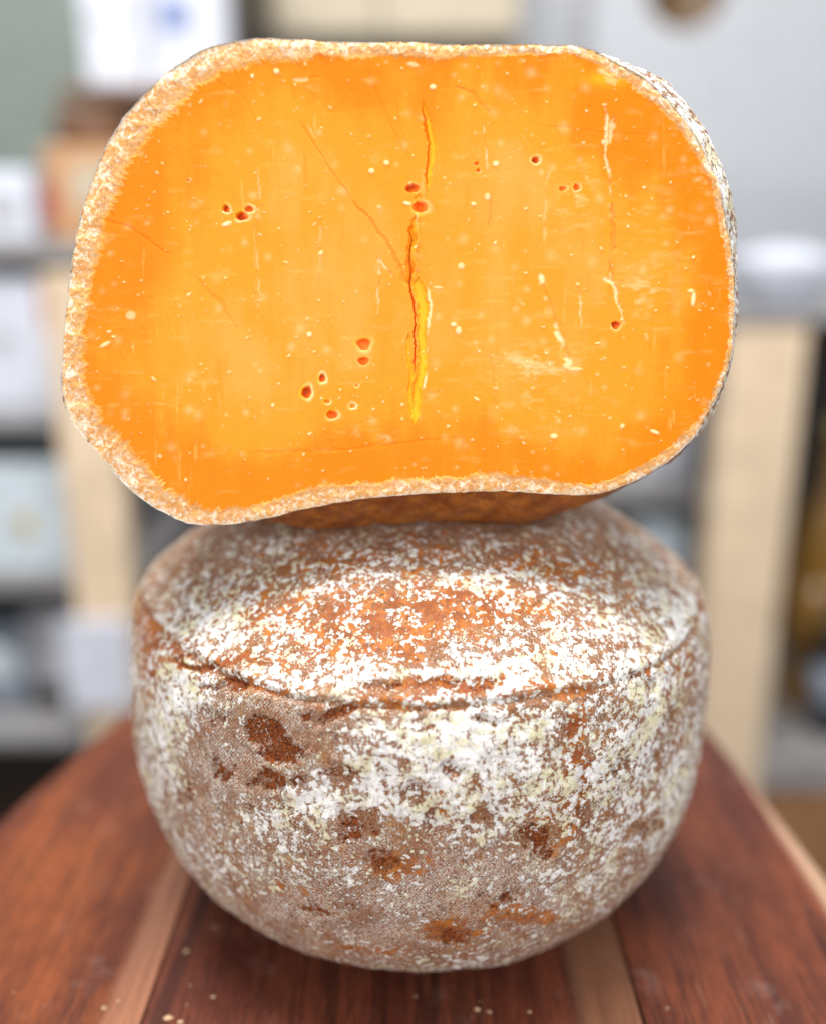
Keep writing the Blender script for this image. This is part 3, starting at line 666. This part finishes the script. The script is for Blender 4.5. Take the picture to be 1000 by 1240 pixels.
spots = [(-7.5, -8.75, .10, "largest pale cheese crumb near the bottom edge beside the left pale stripe"), (-7.1, -8.9, .07, "pale crumb close to the right of the largest crumb"),
         (-9.6, -8.35, .06, "pale crumb lying on the left pale wood stripe"), (-7.6, -5.9, .07, "pale round crumb on the dark middle plank close to its left joint"),
         (-6.9, -4.7, .05, "small crumb behind the others, near the lower left of the whole cheese"), (2.0, -8.4, .07, "left one of two neighbouring crumbs on the dark plank right of centre"),
         (2.35, -8.5, .05, "right one of two neighbouring crumbs on the dark plank right of centre"), (3.6, -8.5, .055, "single crumb just left of the right pale wood stripe"),
         (-6.3, -7.9, .05, "small crumb on the middle plank behind the largest crumb")]
for i, (x, y, r, lb) in enumerate(spots): crumb(x, y, r, i, lb)
for i in range(7): crumb(rc.uniform(-13, 12), rc.uniform(-9.2, -7.4), rc.uniform(.02, .04), 50 + i)

# ------------------------------------------------------------------ shop behind
M = dict(
    wall=simple("wall paint", (0.54, 0.56, 0.60)), green=simple("grey green board", (0.20, 0.235, 0.21)), floor=simple("floor tiles", (0.10, 0.07, 0.05), 0.4),
    post=simple("pale pine", (0.72, 0.56, 0.39), 0.6, 0.10, 0.2), beige=simple("beige board", (0.50, 0.43, 0.32)), shelf=simple("grey shelf", (0.28, 0.27, 0.27)),
    white=simple("white paper", (0.64, 0.67, 0.76)), blue=simple("pale blue carton", (0.58, 0.66, 0.72)), print=simple("blue print", (0.16, 0.22, 0.42)),
    brown=simple("wicker brown", (0.16, 0.075, 0.035)), tan=simple("kraft carton", (0.50, 0.27, 0.13)), dark=simple("dark glass", (0.018, 0.015, 0.013), 0.15),
    red=simple("red label", (0.45, 0.06, 0.05)), amber=simple("amber glass", (0.26, 0.13, 0.02), 0.2), slate=simple("slate blue box", (0.20, 0.23, 0.28)), darkw=simple("dark stained wood", (0.03, 0.022, 0.016)),
    gold=simple("gold label", (0.55, 0.45, 0.2)), grey=simple("grey carton", (0.42, 0.42, 0.45)), brownf=simple("brown board", (0.30, 0.15, 0.07)))

def struct(name, a, b, mat):
    m = MB(); m.box(a, b); o = m.build(name, mat); tag(o, kind="structure"); return o
struct("floor", (-300, -150, -79), (300, 260, -75), M['floor'])
struct("wall", (-300, 170, -75), (300, 176, 200), M['wall'])

def pbox(name, x0, y0, x1, y1, Y, depth, mat, label=None, cat=None, parent=None, bevel=0.4, group=None):
    """a box whose front face stands at depth Y and covers the pixel box (x0,y0)-(x1,y1)"""
    a = at(x0, y1, Y); b = at(x1, y0, Y)
    b_ = MB(); b_.box((a[0], Y, a[2]), (b[0], Y + depth, b[2]))
    o = b_.build(name, mat, parent, bevel)
    if label: tag(o, label, cat, group)
    return o
def zpx(py, Y): return at(500, py, Y)[2]
def xpx(px, py, Y): return at(px, py, Y)[0]

# left rack: post + shelves
YL = 82
lr = empty("shelf_rack", (xpx(40, 700, YL), YL, -75), "pale wooden rack with grey shelves at the left, out of focus", "shelf rack")
def part_box(name, a, b, mat, root, bevel=.3):
    m = MB(); m.box(a, b); return m.build(name, mat, root, bevel)
xa, xb = xpx(88, 700, YL), xpx(158, 700, YL)
part_box("post", (xa, YL, -75), (xb, YL + 4, zpx(330, YL)), M['post'], lr)
part_box("post", (xa - 62, YL, -75), (xa - 56, YL + 4, zpx(330, YL)), M['post'], lr)
for y0, y1 in ((292, 318), (505, 528), (712, 732), (893, 925)):
    part_box("shelf", (xa - 56, YL + 4.5, zpx(y1, YL)), (xb, YL + 40, zpx(y0, YL)), M['shelf'], lr)
for y0, y1 in ((508, 524), (897, 915)):
    part_box("price_strip", (xa - 50, YL + 4.2, zpx(y1, YL)), (xa - 2, YL + 4.49, zpx(y0, YL)), M['grey'], lr)
part_box("back_panel", (xa - 60, YL + 40.5, -75), (xb - 1, YL + 41.5, zpx(300, YL)), M['darkw'], lr)
def on(y, Y=YL): return zpx(y, Y)
def ware(name, x0, x1, ytop, yshelf, Y, depth, mat, label, cat, marks=(), bevel=.5):
    """box standing on the shelf whose top is at pixel row yshelf of plane YL"""
    z0 = zpx(yshelf, YL) + 0.01; a = xpx(x0, (ytop + yshelf) / 2, Y); b = xpx(x1, (ytop + yshelf) / 2, Y); z1 = zpx(ytop, Y)
    r = empty(name, ((a + b) / 2, Y + depth / 2, z0), label, cat)
    bd = part_box("body", (a, Y, z0), (b, Y + depth, z1), mat, r, bevel)
    for (u0, u1, v0, v1, mm, nm) in marks:
        part_box(nm, (a + (b - a) * u0, Y - .12, z0 + (z1 - z0) * v0), (a + (b - a) * u1, Y - .002, z0 + (z1 - z0) * v1), mm, bd, 0)
    return r
ware("packet", -30, 40, 205, 292, YL + 6, 12, M['white'], "white packet on the top left shelf left of the kraft carton", "packet", [(.2, .8, .3, .6, M['grey'], "label_patch")])
ware("carton", 55, 150, 175, 292, YL + 7, 12, M['tan'], "kraft brown carton on the top left shelf beside the orange cheese face", "carton", [(-.02, .12, .2, .55, M['red'], "label_patch"), (.35, .9, .35, .8, M['beige'], "flap")])
ware("packet", -40, 78, 335, 505, YL + 6, 14, M['white'], "large white packet with a dark red mark on the second left shelf", "packet", [(.80, 1.0, .62, .95, M['red'], "label_patch"), (.05, .5, .5, .58, M['grey'], "label_patch")])
ware("carton", -40, 84, 562, 712, YL + 6, 14, M['blue'], "pale blue carton with a small gold mark on the third left shelf", "carton", [(.50, .66, .35, .55, M['gold'], "label_patch")])
ware("carton", -30, 34, 765, 893, YL + 8, 14, M['slate'], "slate blue carton on the lowest left shelf, at the frame edge", "carton", [(.1, .8, .4, .8, M['blue'], "label_patch")])
ware("carton", 38, 82, 745, 893, YL + 9, 14, M['grey'], "narrow grey carton on the lowest left shelf beside the post", "carton", [(.0, 1, 0.0, .25, M['dark'], "label_patch")])
# paper sheet pinned on the post
r = pbox("paper_sheet", 82, 752, 154, 858, YL - 1.1, 1.0, M['white'], "blank white paper card fixed low on the left wooden post", "paper card", bevel=0.1)
# bottle behind post
def bottle(px, pytop, pybase, Y, r, mat, label, cat="bottle", glint=None, ZB=None):
    z0 = ZB if ZB is not None else zpx(pybase, Y); z1 = zpx(pytop, Y); h = z1 - z0; x = xpx(px, (pytop + pybase) / 2, Y)
    root = empty("bottle", (x, Y, z0), label, cat)
    b = MB(); b.lathe((x, Y, z0), [(r * .9, 0), (r, h * .04), (r, h * .58), (r * .8, h * .68), (r * .36, h * .78), (r * .32, h * .95)], 32); b.build("body", mat, root, 0, True)
    b = MB(); b.lathe((x, Y, z0 + h * .951), [(r * .38, 0), (r * .38, h * .049)], 24); b.build("cap", M['gold'], root)
    b = MB(); b.lathe((x, Y, z0 + h * .15), [(r * 1.01, 0), (r * 1.01, h * .32)], 32); b.build("glint_label", glint or M['white'], root, 0, True)  # label band coloured to stand in for a glint on the glass
    return root
# middle rack, further away, seen between the cheeses and the posts
YM = 120
mr = empty("shelf_rack", (xpx(500, 700, YM), YM + 15, -75), "grey shelf rack further back between the two wooden posts, mostly hidden by the cheeses", "shelf rack")
X0, X1 = xpx(160, 650, YM), xpx(872, 650, YM)
for y0, y1 in ((590, 612), (722, 745), (880, 900)):
    part_box("shelf", (X0, YM, zpx(y1, YM)), (X1, YM + 30, zpx(y0, YM)), M['shelf'], mr)
part_box("side_panel", (X0 - 2.5, YM, -75), (X0 - .05, YM + 30, zpx(560, YM)), M['darkw'], mr)
part_box("side_panel", (X1 + .05, YM, -75), (X1 + 2.5, YM + 30, zpx(560, YM)), M['darkw'], mr)
part_box("back_panel", (X0, YM + 30.1, -75), (X1, YM + 31, zpx(592, YM)), M['darkw'], mr)
bottle(192, 618, 722, YM + 6, 2.6, M['dark'], "dark bottle with a pale label band imitating a glint in the gap left of where the cheeses meet", glint=M['slate'])
bottle(232, 622, 722, YM + 8, 2.6, M['dark'], "dark bottle nearest the lower cheese in the gap on the left", glint=M['brown'])
def mware(name, x0, x1, ytop, ybase, Y, depth, mat, label, cat, marks=()):
    z0 = zpx(ybase, YM) + .01; a = xpx(x0, (ytop + ybase) / 2, Y); b = xpx(x1, (ytop + ybase) / 2, Y); z1 = zpx(ytop, Y)
    r = empty(name, ((a + b) / 2, Y + depth / 2, z0), label, cat); bd = part_box("body", (a, Y, z0), (b, Y + depth, z1), mat, r, .5)
    for (u0, u1, v0, v1, mm, nm) in marks: part_box(nm, (a + (b - a) * u0, Y - .12, z0 + (z1 - z0) * v0), (a + (b - a) * u1, Y - .002, z0 + (z1 - z0) * v1), mm, bd, 0)
mware("carton", 768, 850, 628, 722, YM + 3, 14, M['blue'], "pale blue carton on the shelf between the lower cheese and the right post", "carton", [(.3, .7, .3, .5, M['white'], "label_patch")])
mware("packet", 770, 866, 500, 590, YM + 3, 14, M['white'], "white packet on the shelf at the lower right of the orange cheese face", "packet", [(.1, .9, 0, .3, M['grey'], "label_patch")])

# right post and rack
YR = 80
rr_ = empty("shelf_rack", (xpx(930, 700, YR), YR, -75), "pale wooden rack with a broad post at the right, out of focus", "shelf rack")
xa, xb = xpx(862, 640, YR), xpx(953, 640, YR)
part_box("post", (xa, YR, -75), (xb, YR + 5, zpx(392, YR)), M['post'], rr_)
part_box("top_shelf", (xa - .5, YR - .5, zpx(391.5, YR)), (xb + 42, YR + 40, zpx(380, YR)), M['shelf'], rr_)
part_box("shelf", (xb + .05, YR + 1, zpx(962, YR)), (xb + 42, YR + 40, zpx(920, YR)), M['shelf'], rr_)
part_box("back_panel", (xb + .05, YR + 40.2, -75), (xb + 42, YR + 41, zpx(393, YR)), M['darkw'], rr_)
part_box("lower_board", (xb + .05, YR + 1.5, -75), (xb + 42, YR + 3, zpx(963, YR)), M['brownf'], rr_)
# white bowl on the rack
zb = zpx(380, YR) + .02; xw = xpx(948, 350, YR + 6)
root = empty("bowl", (xw, YR + 7, zb), "white rounded bowl standing on top of the right wooden rack", "bowl")
b = MB(); b.lathe((xw, YR + 7, zb), [(3.2, 0), (3.6, .6), (5.4, 2.6), (6.3, 5.2), (6.4, 6.6), (5.9, 6.6), (5.7, 5.0)], 40); b.build("body", M['white'], root, 0, True)
b = MB(); b.lathe((xw, YR + 7, zb + 5.1), [(5.6, 0), (4.6, 1.6), (2.0, 2.4)], 32); b.build("contents", M['white'], root, 0, True)
zs = zpx(920, YR) + .02
bottle(992, 505, 920, YR + 16, 4.2, M['amber'], "tall amber bottle at the right frame edge inside the right rack", ZB=zs, glint=M['amber'])
bottle(1010, 700, 920, YR + 8, 3.2, M['dark'], "short dark bottle in front of the amber bottle in the right rack", ZB=zs, glint=M['slate'])

# left upper: grey green board standing against the wall, hanging white bags, brown basket
pbox("tall_cabinet", -260, -120, 96, 262, 130, 20, M['green'], "tall grey green cabinet side filling the upper left corner", "cabinet")
sh = empty("hanging_shelf", (xpx(190, 100, 112), 120, zpx(118, 112)), "high shelf at the upper left carrying white packets", "shelf")
part_box("board", (xpx(96, 118, 112), 104, zpx(128, 112)), (xpx(292, 118, 112), 136, zpx(114, 112)), M['brown'], sh)
part_box("side_panel", (xpx(292, 60, 112) + .05, 104, zpx(128, 112)), (xpx(292, 60, 112) + 1.6, 136, zpx(-140, 112)), M['darkw'], sh)
zt = zpx(114, 112) + .02
def hware(x0, x1, ytop, Y, d, mat, label, marks):
    a = xpx(x0, 50, Y); b = xpx(x1, 50, Y); z1 = zpx(ytop, Y); r = empty("packet", ((a + b) / 2, Y + d / 2, zt), label, "packet")
    bd = part_box("body", (a, Y, zt), (b, Y + d, z1), mat, r, .7)
    for (u0, u1, v0, v1, mm, nm) in marks: part_box(nm, (a + (b - a) * u0, Y - .12, zt + (z1 - zt) * v0), (a + (b - a) * u1, Y - .002, zt + (z1 - zt) * v1), mm, bd, 0)
hware(100, 172, -40, 108, 12, M['white'], "plain white packet left of the blue printed packet on the high shelf", [(.1, .9, .55, .62, M['grey'], "label_patch")])
hware(176, 284, -60, 110, 12, M['white'], "white packet with a blue print on the high upper left shelf", [(.18, .50, .42, .68, M['print'], "label_patch"), (.0, .10, .2, .9, M['grey'], "label_patch")])
b = MB(); xk = xpx(105, 150, 104)
kr = empty("basket", (xk, 108, zpx(200, 104)), "dark brown wicker basket behind the kraft carton at the left", "basket")
b.lathe((xk, 108, zpx(205, 104)), [(4.2, 0), (4.8, 1), (5.4, 5.5), (5.6, 7.5), (5.1, 7.5), (4.8, 2)], 36); b.build("body", M['brown'], kr, 0, True)
st = MB(); st.lathe((xk, 108, zpx(205, 104) - 9.5), [(4.4, 0), (4.6, .6), (4.6, 9), (4.2, 9.48)], 32); st.build("stand", M['brown'], kr, 0, True)
# beige cupboard, top centre, and pale door frame
cb = empty("wall_cupboard", (xpx(460, 20, 140), 150, zpx(48, 140)), "beige wall cupboard cut by the top frame edge above the orange cheese", "cupboard")
xl, xm, xr = xpx(298, 20, 140), xpx(460, 20, 140), xpx(628, 20, 140)
part_box("carcass", (xl, 142, zpx(46, 140)), (xr, 169, zpx(-220, 140)), M['beige'], cb)
part_box("door", (xl, 140, zpx(40, 140)), (xm - .2, 141.9, zpx(-218, 140)), M['beige'], cb)
part_box("door", (xm + .2, 140, zpx(40, 140)), (xr, 141.9, zpx(-218, 140)), M['beige'], cb)
pbox("wall_batten", 700, -200, 712, 300, 166, 3.9, M['grey'], "thin grey upright batten on the wall at the upper right", "batten")
# dark round pan hanging high
xh = xpx(826, 0, 120); zh = zpx(-14, 120)
hp = empty("hanging_pan", (xh, 120, zh), "dark brown round pan hanging at the top edge at the right, out of focus", "pan")
b = MB(); b.lathe((0, 0, 0), [(4.4, 0), (5.4, .4), (5.8, 2.0), (5.5, 2.0), (5.2, .8)], 40)
o = b.build("body", M['darkw'], None, 0, True)
o.data.materials.clear(); o.data.materials.append(simple("burnt brown", (0.10, 0.055, 0.02))); o.rotation_euler = (math.radians(90), 0, 0); o.location = (0, 0, 0); o.parent = hp
b = MB(); b.box((-.7, -.9, 5.0), (.7, -.3, 17)); o = b.build("handle", M['darkw']); o.parent = hp
pbox("rail", 640, -150, 1200, -133, 119, 3, M['grey'], "grey rail above the upper right corner carrying the pan", "rail")
